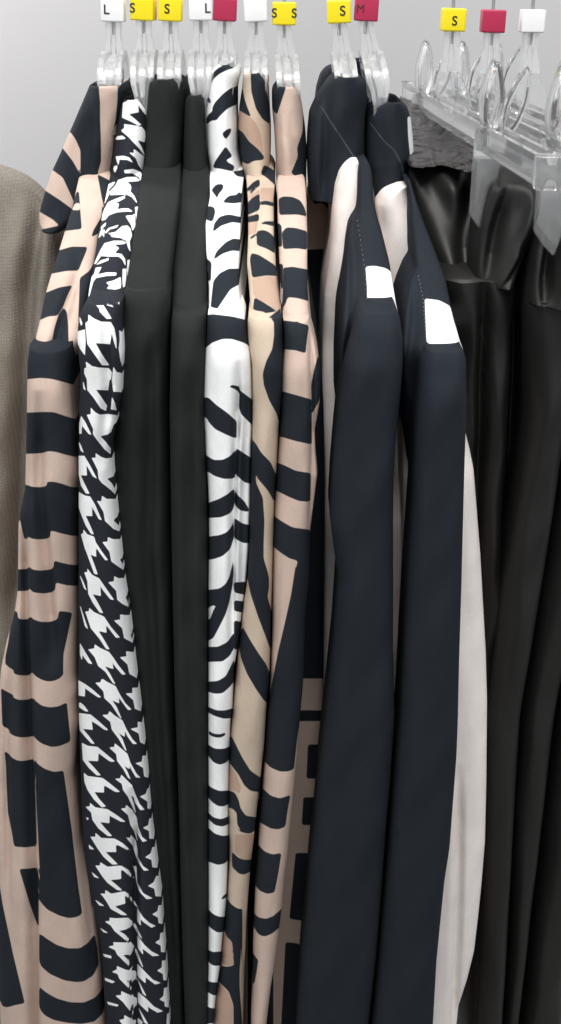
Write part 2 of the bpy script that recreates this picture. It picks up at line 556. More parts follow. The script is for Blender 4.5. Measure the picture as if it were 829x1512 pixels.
def letter(parent, ch, x, z, size, face='front', mirror=False):
    c = bpy.data.curves.new("lettering", 'FONT')
    c.body = ch; c.size = size; c.align_x = 'CENTER'; c.align_y = 'CENTER'; c.extrude = 0.00012; c.offset = 0.00012 if ch != 'M' else 0.0
    t = bpy.data.objects.new("tmp", c); COL.objects.link(t)
    bpy.context.view_layer.update()
    me = bpy.data.meshes.new_from_object(t.evaluated_get(bpy.context.evaluated_depsgraph_get()))
    bpy.data.objects.remove(t)
    me.name = "lettering"
    me.materials.clear(); me.materials.append(M['ink'])
    o = link("lettering", me, parent)
    rz = {'front': 0, 'left': -math.pi/2, 'right': math.pi/2}[face]
    o.rotation_euler = (math.pi/2, 0, rz)
    o.location = {'front': (x, -0.0067, z), 'left': (-0.008, -x, z), 'right': (0.008, x, z)}[face]
    return o

def hang(kind, label, mx, my, marker, letters=(), spin=0.0, tilt=0.0, body='top'):
    """mx, my: photo pixel of the bottom centre of the size marker"""
    x, y, z = (float(v) for v in unp(mx, my, YR))
    tilt = tilt or math.radians(random.Random(int(mx*7)).uniform(-3.5, 3.5))
    h = root(kind, label, "hanger", (x, y, z), "clear plastic hangers on the rail" if body == 'top' else "clear clip hangers for trousers")
    link("hook", hook_mesh(ZR - z + 0.0001 - 0.0), h)
    mk = link("size_marker", marker_mes[marker], h)
    mk.rotation_euler = (0, tilt, spin)
    for ch, lx, lz, sz, face in letters:
        letter(mk, ch, lx, lz, sz, face)
    link("neck", neck_me, h)
    return h
LZ = 0.0072
top_hangers = [
    (168, 32, 'white', [('L', -0.0038, LZ, 0.0082, 'front')], 0.0, 'with a white L marker above the striped pink top'),
    (212.5, 30, 'yellow', [('S', -0.0060, LZ, 0.0082, 'front')], -0.12, 'with yellow marker, S at its edge, above the houndstooth top'),
    (252, 31, 'yellow', [('S', -0.0018, LZ, 0.0082, 'front')], 0.0, 'with a yellow marker and centred S, above the wider plain black top'),
    (297, 30, 'white', [('L', 0.0045, LZ, 0.0082, 'front')], 0.05, 'with white marker, L at its right, above the narrower black top'),
    (332, 31, 'magenta', [], 0.0, 'with a blank magenta marker above the black and white zebra top'),
    (378.5, 32, 'white', [], 0.02, 'with a blank white marker above the beige swirl top'),
    (419.5, 37, 'yellow', [('S', -0.0065, LZ, 0.0080, 'front'), ('S', 0.0064, LZ, 0.0080, 'front')], 0.03, 'with a yellow marker showing two S letters, above the pink block top'),
    (501, 34, 'yellow', [('S', 0.0022, LZ, 0.0086, 'front')], 0.0, 'with a yellow marker and S, above the left navy and cream top'),
    (540, 31, 'magenta', [('M', -0.0042, LZ, 0.0072, 'front')], 0.0, 'with a magenta M marker, above the right navy and cream top'),
]
BEND = (-0.002, 0, 0, 0, 0, 0, 0.0036, 0.0056, 0.0088)      # some hangers hang askew under their hook
def bent(me, dx):
    if not dx:
        return me
    me = me.copy()
    for v in me.vertices:
        v.co.x += dx*min(1.0, max(0.0, -v.co.z/0.042))
    return me
for (mx, my, mk, let, spin, txt), dx in zip(top_hangers, BEND):
    h = hang("clothes_hanger", "clear hanger " + txt, mx, my, mk, let, spin)
    for ch in h.children:
        if ch.name.startswith("neck"):
            ch.data = bent(ch.data, dx)
    link("shoulder_bar", bent(arms_me, dx), h)

# ------------------------------------------------------------------ striped and printed tops
FAR = 2*YR
def top(label, px, py):
    x, y, z = (float(v) for v in unp(px, py, YR))
    return root("knit_top", label, "top", (x, y, z), "printed and plain tops hanging in a row")
YB = [(100, 0.905), (238, 0.895), (268, 0.858), (300, 0.832), (400, 0.765), (500, 0.71), (530, 0.715), (580, 0.74), (640, 0.745), (1900, 0.745)]   # front line of a body
SB = [(100, 0.03), (238, 0.03), (268, 0.08), (300, 0.13), (400, 0.26), (500, 0.37), (530, 0.36), (580, 0.32), (640, 0.31), (1900, 0.31)]
YS = [(400, 0.755), (450, 0.722), (500, 0.702), (560, 0.695), (1900, 0.69)]                                                       # front line of a sleeve
YC = [(80, 0.895), (260, 0.89), (340, 0.885)]
def shift(keys, dy):
    return [(y+dy, v) for y, v in keys]
def drape(keys, dy):
    """the shoulder end of a body line moved up or down; its neck end stays inside the collar"""
    return [(y if y < 280 else (y + (0.5*dy if y < 320 else dy)), v) for y, v in keys]
def ext(rows, y=1680):
    """carry a sleeve or body on below the picture to its hem"""
    (ya, la, ra), (yb, lb, rb) = rows[-2], rows[-1]
    k = (y-yb)/max(60.0, (yb-ya))
    return rows + [(y, lb + (lb-la)*k*0.6, rb + (rb-ra)*k*0.6)]
def lower(rows, inset=3, y0=None):
    return [(y, l+inset, r-inset) for y, l, r in rows if y0 is None or y > y0]

# ---- 1: pink and navy striped top, far left
t1 = top("pink and navy striped top at the left end, collar flap sticking out", 150, 127)
c1 = polys("""
A1 528,70 670,70 668,180 655,330 640,400 640,520 625,640 610,775 520,735 548,640 545,440 540,330 540,200
A1 318,420 360,480 395,560 395,740 340,640 258,535 200,480
A1 150,690 190,705 265,760 320,880 355,960 345,1000 250,930 135,855 80,830
A2 150,40 195,65 290,120 340,165 200,195 140,190
""")
tube("collar", t1, [(125, 134, 182), (130, 132, 187), (160, 119, 184), (195, 104, 176), (222, 92, 172), (250, 79, 168), (285, 67, 156), (312, 60, 140), (328, 61, 115), (336, 66, 98)],
     [(100, 0.888), (350, 0.885)], M['blocks_dark'], bf=0.024, side=0.05, step=2.5, prints=[c1], sig=2.5, rim=True, wr=0.002, seed=1, folds=[([(130, 150), (250, 148)], -0.004, 8)])
b1 = polys("""
A1 520,735 600,775 640,800 575,1000 550,900
A2 655,20 650,100 590,200 575,250 630,225 690,60
A1 370,860 385,870 395,1000 330,1000 A2 455,0 490,0 505,190 385,205 340,215
A2 300,350 345,345 430,320 545,322 540,350 480,498 390,500 285,520 240,530
A2 200,670 240,660 340,620 437,605 395,690 370,760 325,830 260,835 200,860 150,875
A2 370,770 330,830 300,930 275,1075 150,1085 100,1100 100,1300 480,1300 440,1100 410,1100 405,900 395,800
A2 490,550 560,500 620,400 680,400 640,900 600,1250 470,1250 480,1050 480,820
""")
s1rows = ext([(505, 47, 107), (526, 44, 108), (560, 43.6, 108), (609, 42.5, 112), (670, 41, 115), (716, 40, 116), (740, 34, 117), (768, 30, 118), (841, 29, 118), (870, 28, 118), (898, 24, 118),
      (942, 12, 117), (980, 4, 116), (1016, 1, 116), (1060, -2, 117), (1110, -4, 114), (1136, -4, 111), (1170, -4, 115), (1238, -4, 121), (1300, -4, 138), (1370, -2, 147), (1430, 0, 152), (1460, 1, 153), (1512, 3, 159)])
tube("body", t1, [(236, 128, 152), (240, 122, 158), (250, 119, 163), (264, 117, 164), (308, 107, 157), (340, 97, 148), (366, 89, 144), (400, 78, 137), (430, 69, 131), (472, 60, 123), (516, 49, 116), (530, 47, 113), (580, 48, 110)] + lower(s1rows, 3, 600),
     YB, M['blocks'], bf=0.012, side=SB, step=2.5, prints=[b1], sig=2.5, folds=[([(400, 118), (520, 80)], 0.012, 9)])
s1 = polys("""
A3 100,-120 700,-120 700,230 540,240 450,215 380,197 300,190 200,200 100,200
A3 150,447 212,445 330,440 400,442 480,470 560,492 640,500 640,775 550,772 480,755 410,735 360,730 310,745 205,750 150,750
A3 130,960 203,980 240,993 310,995 345,985 350,955 400,955 460,970 520,992 650,1000 A4 650,205 540,207 460,190 400,172 375,170 372,215 345,228 290,233 240,228 208,212 205,228 180,228 160,140 150,90 110,60
A4 80,455 200,450 218,432 235,452 290,462 370,455 395,440 400,388 440,400 520,418 650,422 650,570 550,575 480,568 412,550 410,600 390,620 330,632 260,625 235,615 222,595 210,608 190,612 80,615
A4 95,755 130,765 135,815 170,822 205,820 228,800 245,820 300,840 370,840 425,822 437,760 470,762 535,772 500,940 470,1080 468,1199 A5 470,80 440,110 390,130 340,130 290,110 250,80 238,60 225,82 190,88 140,85 105,75 100,45 70,30 40,0 A4 40,1160 40,1100 60,1000
A5 8,178 50,205 95,225 105,255 150,268 200,265 245,250 265,275 310,310 370,322 430,315 495,285 522,560 510,580 440,608 380,615 310,590 270,560 250,530 220,540 160,545 110,535 75,515 65,480 18,460
A5 258,700 275,735 330,775 400,798 470,788 500,1000 535,1250 A6 540,60 580,400 608,595 570,620 510,628 440,610 350,565 300,510 287,480 295,290 285,100 A5 283,1298 268,1000 262,760
A5 35,645 70,665 85,690 130,715 180,717 230,705 258,700 262,760 262,1000 272,1298 A6 272,95 190,107 105,100 90,0 A5 60,1100 50,900 45,750
A6 143,265 220,262 285,250 288,700 270,660 220,520
A6 0,390 20,520 100,900 185,1255 110,1270 60,1285 20,1280 0,1230 -160,1230 -160,300
A6 290,735 340,775 420,825 500,850 590,850 650,810 700,745 720,850 730,970 690,1050 620,1095 560,1100 470,1085 370,1040 310,990 290,950
A6 290,1130 340,1175 420,1220 520,1248 620,1250 700,1215 750,1160 770,1100 790,1200 775,1270 760,1330 700,1390 600,1408 500,1400 400,1380 330,1345 290,1290
A6 608,0 640,150 690,350 683,570 650,320
""")  # last shape is no print: the dark gap beside the sleeve, painted navy
tube("sleeve", t1, s1rows, YS, M['blocks'], bf=0.022, side=0.025, step=2.5, prints=[s1], e=2.5, sig=4,
     folds=[([(600, 66), (700, 66), (800, 75), (880, 81), (930, 85)], 0.007, 9), ([(780, 42), (900, 45), (1000, 48), (1100, 51), (1250, 56), (1400, 58), (1540, 58)], 0.010, 7),
            ([(960, 20), (1100, 17), (1300, 20)], 0.004, 6), ([(1150, 112), (1400, 142)], 0.004, 7)], wr=0.001, seed=2)

# ---- 2: houndstooth top
t2 = top("black and white houndstooth top, second from the left", 200, 145)
h2 = polys("""
B1 430,150 570,108 610,160 690,275 690,298 650,260 580,165 585,245 478,265 540,310 612,375 580,378 500,335 420,300
B1 440,370 520,380 620,400 650,440 655,500 645,550 570,525 620,610 650,690 600,620 520,535 490,500 410,435 445,405
B1 350,525 370,495 420,487 455,515 400,522
B1 540,625 600,670 650,710 650,800 630,845 590,790 560,715 495,660 540,665
B1 355,700 430,693 490,710 530,760 470,730 390,728 380,780 365,740
B1 340,800 370,790 365,820 345,860 332,830
B1 440,840 530,828 600,855 650,920 660,1000 655,1080 640,990 590,905 520,865 450,868
B1 380,940 470,910 560,910 600,945 540,950 450,955 500,985 510,1015 500,1055 540,1100 570,1170 520,1110 470,1085 400,1085 300,1090 290,1060 350,1000
B1 270,990 345,955 330,985 280,1035 285,1080 240,1175 255,1060
B1 280,1165 360,1130 450,1100 440,1125 330,1170 385,1185 370,1230 300,1244 235,1244 265,1190
B1 690,440 712,470 705,580 685,650 678,560 670,480
B1 620,1110 640,1130 630,1210 615,1180
B2 420,70 520,75 500,130 470,145 560,125 620,125 665,155 610,150 500,160 420,190 385,235 350,245 360,180 385,120
B2 450,45 560,5 585,15 520,50 460,72
B2 595,200 660,195 685,180 690,300 665,345 650,290 610,225
B2 345,310 390,270 385,295 345,335
B2 385,365 420,325 520,292 500,315 430,335 390,375
B2 320,420 340,350 375,340 370,410 355,380
B2 415,380 490,365 560,305 610,300 640,330 655,400 630,460 640,560 620,520 600,450 540,420 445,410 465,395
B2 380,480 470,455 560,455 600,475 560,485 450,490 525,525 475,580 550,590 585,640 590,700 560,640 520,610 420,610 340,605 290,680 275,690 300,630 340,545
B2 300,695 340,655 420,632 415,650 340,680
B2 290,730 345,722 320,770 300,800 400,778 500,780 490,805 400,808 290,830 260,870 235,960 215,1040 235,850 250,820 275,790
B2 395,880 470,860 540,825 545,900 530,1000 525,1100 515,1080 505,960 470,945 400,940 435,910
B2 565,740 600,740 595,850 575,980 562,860
B2 615,650 650,650 645,760 620,860 608,760
B2 690,110 730,105 740,180 715,320 700,220
B2 245,1045 280,1050 350,1030 430,1018 490,1030 500,1070 420,1050 370,1070 430,1095 465,1125 400,1105 350,1090 420,1200 445,1244 B3 450,70 400,72 330,0 B2 330,1150
B3 215,35 270,75 340,105 440,110 475,170 495,280 498,375 480,320 450,205 432,330 280,318 350,440 420,545 355,545 280,440 205,330 185,120 215,95
B3 125,60 150,120 140,140 128,110
B3 90,210 175,185 182,300 175,440 130,380 90,280
B3 190,515 250,560 320,575 420,580 450,620 440,690 425,700 412,800 285,795 340,870 400,960 390,1010 340,985 270,880 205,800 200,690 172,630 175,580 195,575
B3 470,570 500,620 600,640 600,820 470,815 455,700
B3 530,195 600,240 600,400 560,555 540,480 525,380 535,290
B3 455,880 480,930 498,1005 445,995
B3 160,720 182,800 165,785
B3 240,985 280,1030 330,1055 410,1048 500,1060 530,1100 470,1150 440,1230 415,1244 B4 415,75 330,95 390,160 440,225 435,275 380,230 300,130 262,75 B3 265,1200 200,1055 240,1050
B3 140,1070 180,1130 235,1244 B4 240,80 215,70 160,0 B3 160,1180 145,1150 140,1244 120,1244 120,1150
B4 290,275 340,310 390,328 480,315 480,500 400,530 450,580 485,640 485,685 440,640 350,570 320,530 310,440 250,320 290,320
B4 100,300 170,300 230,400 295,525 260,505 190,380 195,495 100,490
B4 115,470 130,490 160,560 220,680 190,680 140,600
B4 115,160 130,180 160,260 135,240
B4 355,710 400,740 520,740 520,900 465,955 520,1010 530,1065 470,1040 385,960 370,870 305,760 345,765
B4 100,660 175,705 230,715 280,800 345,950 320,940 245,800 250,910 180,905 220,990 265,1095 240,1090 190,1010 140,890 110,800
B4 415,1130 460,1150 560,1150 575,1244 B5 575,150 530,180 575,250 580,290 520,250 450,200 430,100 360,5 B4 410,1175
B4 165,1055 200,1100 270,1125 B5 285,5 340,90 410,185 385,185 330,110 285,40 290,150 230,125 270,230 305,330 275,325 230,200 190,90 B4 180,1244 140,1100 165,1085
B5 480,355 520,375 605,370 620,530 590,560 612,620 620,660 560,630 510,590 500,500 420,415 475,405
B5 205,280 250,340 320,375 400,490 470,590 440,585 370,500 330,440 338,550 250,530 300,610 360,725 330,720 260,620 215,530 205,400 175,315 205,310
B5 540,745 580,750 650,750 665,920 640,950 660,1000 670,1030 580,980 560,880 480,805 540,795
B5 225,680 270,720 370,765 440,870 530,975 495,975 430,890 390,840 395,925 310,905 370,1000 425,1095 395,1090 330,990 240,880 185,715 220,710
B5 600,1120 690,1130 B6 630,0 650,220 565,170 545,75 470,5 B5 605,1170
B5 280,1050 330,1085 420,1125 B6 390,0 450,90 520,175 490,178 430,110 385,50 395,120 305,90 360,170 415,275 395,265 320,150 245,90 210,0 B5 215,1100 275,1090
B5 130,350 160,410 190,490 170,470
B5 130,660 160,750 205,885 180,860
B5 130,1040 180,1130 250,1244 215,1235 150,1150 145,1200 130,1150
B6 280,220 330,255 420,300 460,380 520,475 580,535 550,538 490,460 450,400 455,470 375,435 430,510 478,625 455,600 380,485 310,420 300,350 220,265 270,262
B6 40,240 110,280 180,330 270,410 245,410 170,360 108,315 105,400 40,390
B6 50,470 65,470 100,500 140,555 110,550 50,510
B6 595,318 665,315 700,560 620,525 605,440 530,375 595,370
B6 45,575 165,590 250,660 345,745 315,745 240,690 175,650 185,740 80,730 140,800 205,885 175,880 110,810 60,750
B6 360,555 410,600 490,650 530,740 590,840 635,885 600,885 545,810 512,740 512,810 440,765 490,840 530,955 515,940 460,840 385,740 370,660 290,595 345,590
B6 650,665 710,670 735,895 675,870 660,780 580,735 650,720
B6 80,880 140,910 235,920 320,990 410,1065 370,1068 290,1010 245,975 240,1060 130,1055 200,1130 265,1205 230,1205 150,1130 90,1050
B6 415,885 470,930 540,990 570,1080 630,1190 670,1230 630,1225 580,1140 562,1080 560,1140 500,1100 540,1170 570,1244 550,1230 500,1140 440,1060 430,990 360,925 410,920
B6 700,1010 750,1010 775,1240 715,1215 705,1130 630,1085 690,1070
B7 80,10 110,35 230,50 290,95 370,160 335,160 270,120 240,105 240,165 160,160 200,220 255,280 225,285 160,220 110,145 85,80
B7 385,25 430,70 470,110 495,180 530,260 570,305 540,308 500,250 485,200 460,190 485,260 500,330 480,290 440,200 400,145 390,95 335,55 375,55
B7 600,135 630,135 640,300 600,295 600,240 540,200 585,180
B7 130,255 170,290 270,305 340,350 415,405 380,402 310,365 285,350 285,415 205,405 250,460 305,520 275,520 200,460 150,390 140,330 95,285 130,280
B7 425,270 470,310 505,365 520,450 550,530 590,560 560,568 520,510 500,460 515,560 490,480 460,430 440,350 385,300 420,295
B7 615,380 650,380 660,545 615,540 612,480 565,455 605,435
B7 175,500 220,540 330,545 390,580 455,635 430,632 370,600 335,585 340,650 250,650 300,700 350,750 310,752 240,690 190,620 135,530 175,530
B7 465,515 500,560 515,640 520,700 560,770 605,800 570,803 525,740 500,670 480,600 425,535 465,540
B7 640,615 675,610 690,780 640,775 632,715 582,695 625,665
B7 215,740 270,775 380,765 440,800 485,865 455,850 400,800 378,795 380,870 290,880 340,920 390,965 350,960 270,900 230,850 175,765 210,765
B7 480,765 505,770 512,900 560,990 635,1030 590,1035 530,970 510,900 500,820
B7 670,850 700,850 720,1015 665,1010 655,950 605,930 650,900
B7 255,965 300,995 410,975 B8 440,-10 490,50 520,100 480,60 425,0 410,10 415,65 325,90 380,125 430,160 390,160 300,110 265,50 230,0 B7 215,995 255,995
B7 120,595 160,630 125,625
B7 145,820 200,865 165,855
B7 100,370 118,380 105,390
B8 175,40 240,85 205,80
B8 290,185 340,190 440,185 500,240 550,350 530,330 490,255 450,220 448,270 360,290 410,320 460,370 420,365 330,290 300,245 255,215 290,210
B8 215,270 270,305 240,300
B8 320,385 470,390 510,450 560,585 530,540 490,430 475,420 475,480 390,485 430,520 475,580 440,570 350,480 335,445 280,420 325,410
B8 235,480 300,495 300,512 250,500
B8 350,580 420,610 500,620 505,690 420,690 450,730 480,785 440,750 370,680 355,640 310,625 350,605
B8 250,675 330,705 310,715 255,695
B8 385,785 440,810 510,840 505,900 450,890 490,980 430,910 400,870 340,820 385,815
B8 270,870 360,895 350,905 280,890
B8 410,980 500,1030 510,1060 400,1060 370,1020 410,1010
B8 515,110 560,180 610,225 660,250 630,262 570,220 540,190 540,245 515,210
B8 515,330 570,405 630,460 690,490 640,495 580,450 555,430 560,480 520,430
B8 515,560 580,630 640,690 700,715 660,725 600,680 580,660 580,715 520,660
B8 520,790 590,850 650,910 720,945 680,955 620,920 600,900 600,950 525,880
B8 520,1000 560,1040 530,1060 520,1060
B8 690,85 725,80 735,235 690,225 685,180 640,155 680,130
B8 705,310 742,300 755,465 710,460 708,410 665,385 700,360
B8 720,535 760,530 770,690 730,690 725,640 680,615 715,590
B8 735,760 775,745 782,915 740,905 740,870 700,850 730,820
B8 760,970 792,950 798,1050 755,1050
B8 520,690 585,820 560,800
B8 525,920 600,1050 575,1040
""")
tube("collar", t2, [(144, 186, 211), (148, 182, 216), (160, 178, 223), (199, 170, 224), (224, 167, 222), (262, 162, 217), (300, 156, 213)], YC, M['hound'], bf=0.03, side=0.03, step=2.0,
     prints=[h2], grow=0.45, smooth=0, rim=True, sig=2.5, wr=0.003, seed=5)
s2rows = ext([(440, 130, 182), (452, 123, 181), (464, 119, 180), (480, 117, 180), (496, 116, 181), (520, 118, 182.5), (547, 121, 181), (580, 120, 180), (605, 119, 174), (622, 119, 173), (640, 119, 168), (659, 118.5, 164.5), (695, 118.5, 167),
      (724, 118.5, 170), (760, 118, 173.5), (796, 118, 178), (822, 118, 180.5), (858, 117.5, 184), (894, 117.5, 190), (930, 117.5, 194), (984, 117, 200), (1050, 118, 208), (1093, 119, 213.5), (1148, 121, 219),
      (1176, 121.5, 221), (1221, 124, 225), (1276, 129, 232), (1323, 137, 238), (1358, 146, 240), (1412, 152, 244.5), (1467, 155, 248), (1512, 159, 251)])
tube("body", t2, [(240, 167, 215), (262, 163, 216), (304, 154, 212), (326, 150, 207), (348, 145, 202), (391, 139, 195), (413, 135, 190), (439, 130, 184), (462, 125, 180), (500, 122, 178), (580, 124, 176)] + lower(s2rows, 3, 600),
     drape(YB, -40), M['hound'], bf=0.014, side=drape(SB, -40), step=2.0, prints=[h2], grow=0.45, smooth=0, sig=2.5, wr=0.0025, seed=6)
tube("sleeve", t2, s2rows, [(y-50, v-0.008) for y, v in YS], M['hound'], bf=0.018, side=0.03, step=1.5, prints=[h2], grow=0.45, smooth=0, e=2.6, sig=3,
     folds=[([(1180, 200), (1250, 202), (1400, 202), (1560, 205)], 0.012, 7), ([(470, 160), (560, 165), (640, 158)], 0.006, 7)], wr=0.0008, seed=7)

# ---- 3 and 4: plain black tops
t3 = top("wider plain black top, third from the left beside the houndstooth", 245, 115)
tube("collar", t3, [(114, 225, 266), (118, 219, 273), (128, 217, 276), (160, 216, 276), (200, 214, 274), (240, 211, 270), (300, 204, 264)], YC, M['black'], bf=0.03, side=0.035, rim=True, sig=2, wr=0.002, seed=8)
s3rows = ext([(420, 190, 247), (430, 185, 250), (500, 178, 250), (600, 172, 250), (700, 163, 252), (800, 174, 254), (900, 186, 256), (1000, 198, 258), (1100, 209, 262), (1200, 219, 266), (1300, 231, 270), (1400, 239, 272), (1512, 247, 276)])
tube("body", t3, [(238, 213, 268), (268, 208, 266), (300, 205, 263), (350, 198, 256), (400, 190, 251), (425, 187, 249)] + lower(s3rows, 4, 450), drape(YB, -60), M['black'], bf=0.015, ysig=24, side=drape(SB, -60), wr=0.001, seed=9)
tube("sleeve", t3, [(y, l-2 + (5 if y > 800 else 0), r) for y, l, r in s3rows], [(y-70, v+0.014) for y, v in YS], M['black'], bf=0.018, side=0.03, e=2.3, wr=0.0015, seed=10,
     folds=[([(520, 226), (800, 222), (1100, 238), (1500, 262)], 0.007, 9)])
t4 = top("narrower plain black top between a black top and the zebra top", 290, 138)
tube("collar", t4, [(137, 281, 302), (141, 276, 307), (150, 274, 309), (200, 272, 310), (240, 271, 311), (300, 266, 310)], YC, M['black'], bf=0.03, side=0.03, rim=True, sig=2, wr=0.0015, seed=11)
s4rows = ext([(458, 256, 304), (468, 254, 305), (600, 251, 305), (800, 254, 308), (1000, 258, 309), (1200, 265, 310), (1400, 270, 312), (1512, 274, 316)])
tube("body", t4, [(238, 272, 310), (268, 269, 310), (330, 263, 309), (400, 256, 307), (460, 254, 305)] + lower(s4rows, 3, 480), drape(YB, -20), M['black'], bf=0.014, ysig=24, side=drape(SB, -20), wr=0.001, seed=12)
tube("sleeve", t4, s4rows, shift(YS, -30), M['black'], bf=0.016, side=0.03, wr=0.0015, seed=13, folds=[([(560, 285), (900, 280), (1400, 290)], 0.005, 7)])

# ---- 5: zebra top
t5 = top("black and white zebra striped top in the middle of the row", 332, 95)
z5 = polys("""
C1 100,130 110,95 150,60 200,45 250,50 255,65 200,80 150,105 110,140 95,175
C1 103,325 120,290 170,235 225,195 275,180 275,295 200,330 150,380 130,405 100,405 65,435 60,400 80,365 105,345
C1 60,255 90,260 95,300 75,285
C1 165,490 200,460 230,455 220,490 190,530
C1 190,570 235,635 190,665 250,700 235,735 150,715 105,712 120,670
C1 235,735 310,720 330,775 260,765
C1 100,850 130,815 175,815 175,845 C2 145,50 135,80 120,55 100,30
C2 165,105 210,60 260,55 275,35 310,60 310,100 240,112 205,108
C2 60,140 90,125 122,140 122,180 105,230 60,215
C2 105,300 115,240 150,195 210,180 300,200 300,240 230,232 160,255
C2 110,470 130,420 190,360 240,335 300,345 300,420 230,415 170,435 120,470
C2 60,460 100,490 95,610 75,610 75,520
C2 88,830 100,700 110,610 150,560 210,530 300,530 300,620 220,665 170,740 120,815 118,830
C2 60,830 130,822 220,835 320,860 C3 350,25 370,200 340,200 310,180 230,155 170,155 100,180 50,225 40,130 60,40
C3 210,465 230,450 280,460 280,485 375,555 375,725 290,640 275,600 278,500 245,475
C3 30,530 80,532 130,580 200,630 262,685 260,800 190,770 120,735 80,690 65,660 30,660
C4 40,65 75,80 110,105 170,105 220,80 255,35 250,225 180,228 120,210 75,180 40,180
C4 262,30 290,50 375,105 375,265 310,250 260,205 245,180 250,60
C4 60,388 150,355 210,320 245,285 250,370 240,420 220,450 160,475 60,480
C4 248,300 265,330 310,370 345,430 330,440 280,430 245,390
C4 60,600 150,590 200,570 230,530 245,470 245,600 220,680 170,725 110,745 60,750
C4 248,480 300,515 375,530 375,645 300,640 245,610
C5 60,115 150,105 190,75 215,25 225,-20 240,-80 242,0 235,80 215,190 190,270 150,350 110,425 60,450 60,300
! C5 70,240 100,215 128,215 110,245 90,300 70,310
C5 243,65 330,60 330,150 243,130
C5 243,180 330,190 330,265 243,250
C5 243,310 330,325 330,480 243,500
C5 60,480 140,480 200,450 235,400 250,390 250,480 215,540 170,575 60,578
C5 60,705 140,700 190,670 225,600 245,560 255,690 215,740 170,780 120,783 60,765
C6 60,30 130,60 180,62 240,45 240,110 180,115 120,98 60,65
C6 80,190 110,210 150,215 190,203 185,225 150,238 110,232 80,215
C6 60,270 120,308 180,308 230,285 230,360 190,400 150,412 110,395 60,330
C6 60,525 100,560 150,580 230,575 230,650 180,680 140,678 100,650 60,600
C6 60,700 110,750 160,762 230,735 230,785 170,810 120,800 60,745
C6 60,800 120,855 170,870 240,860 C7 230,180 180,220 140,228 60,200
C7 160,445 185,415 220,400 200,430 175,450
C7 60,495 110,545 150,562 220,560 220,650 140,665 100,640 60,600
C7 60,765 110,790 200,790 200,870 140,873 60,835
C8 60,20 100,25 170,20 170,110 120,115 95,105 60,65
C8 60,205 100,220 160,220 160,300 110,305 85,290 60,275
C8 60,370 100,388 140,385 140,480 60,489
""")
tube("collar", t5, [(94, 322, 341), (97, 316, 350), (103, 314, 355), (110, 312, 355), (119, 310, 352), (131, 307, 350), (165, 303, 350), (184, 305, 351), (222, 307, 352), (245, 311, 357), (262, 311, 360)],
     YC, M['zebra'], bf=0.03, side=0.03, step=2.5, prints=[z5], rim=True, sig=2, wr=0.002, seed=14)
s5rows = ext([(458, 308, 357), (467, 307, 361), (499, 305.5, 366), (522, 304, 371), (557, 302, 372.5), (580, 301, 373), (612, 301, 373), (640, 303, 372), (666, 304, 371), (701, 307, 370.5), (747, 309, 370), (802, 309, 368), (859, 308, 363), (891, 308, 359),
      (925, 308, 355), (955, 308, 351), (983, 308, 346), (1044, 308, 344), (1060, 308, 341), (1127, 308, 339), (1234, 308, 338.5), (1271, 308, 337), (1328, 308, 335), (1374, 308, 330), (1420, 308, 326), (1450, 307, 321), (1487, 306.5, 317.5), (1512, 306.5, 315.5)])
tube("body", t5, [(246, 312, 359), (261, 310, 360), (289, 310.6, 357), (309, 307, 356), (332, 304, 355.5), (371, 305, 354), (390, 307, 353), (424, 309, 353), (458, 309, 356)] + lower(s5rows, 4, 480),
     drape(YB, -30), M['zebra'], bf=0.014, side=drape(SB, -30), step=2.5, prints=[z5], sig=3, wr=0.0012, seed=15)
tube("sleeve", t5, s5rows, shift(YS, -35), M['zebra'], bf=0.016, side=0.03, step=2.5, prints=[z5], e=2.4, sig=3,
     folds=[([(560, 353), (630, 351), (700, 347.5), (780, 346), (920, 343.5)], 0.009, 5), ([(600, 364), (900, 355)], 0.006, 7)], wr=0.0008, seed=16)

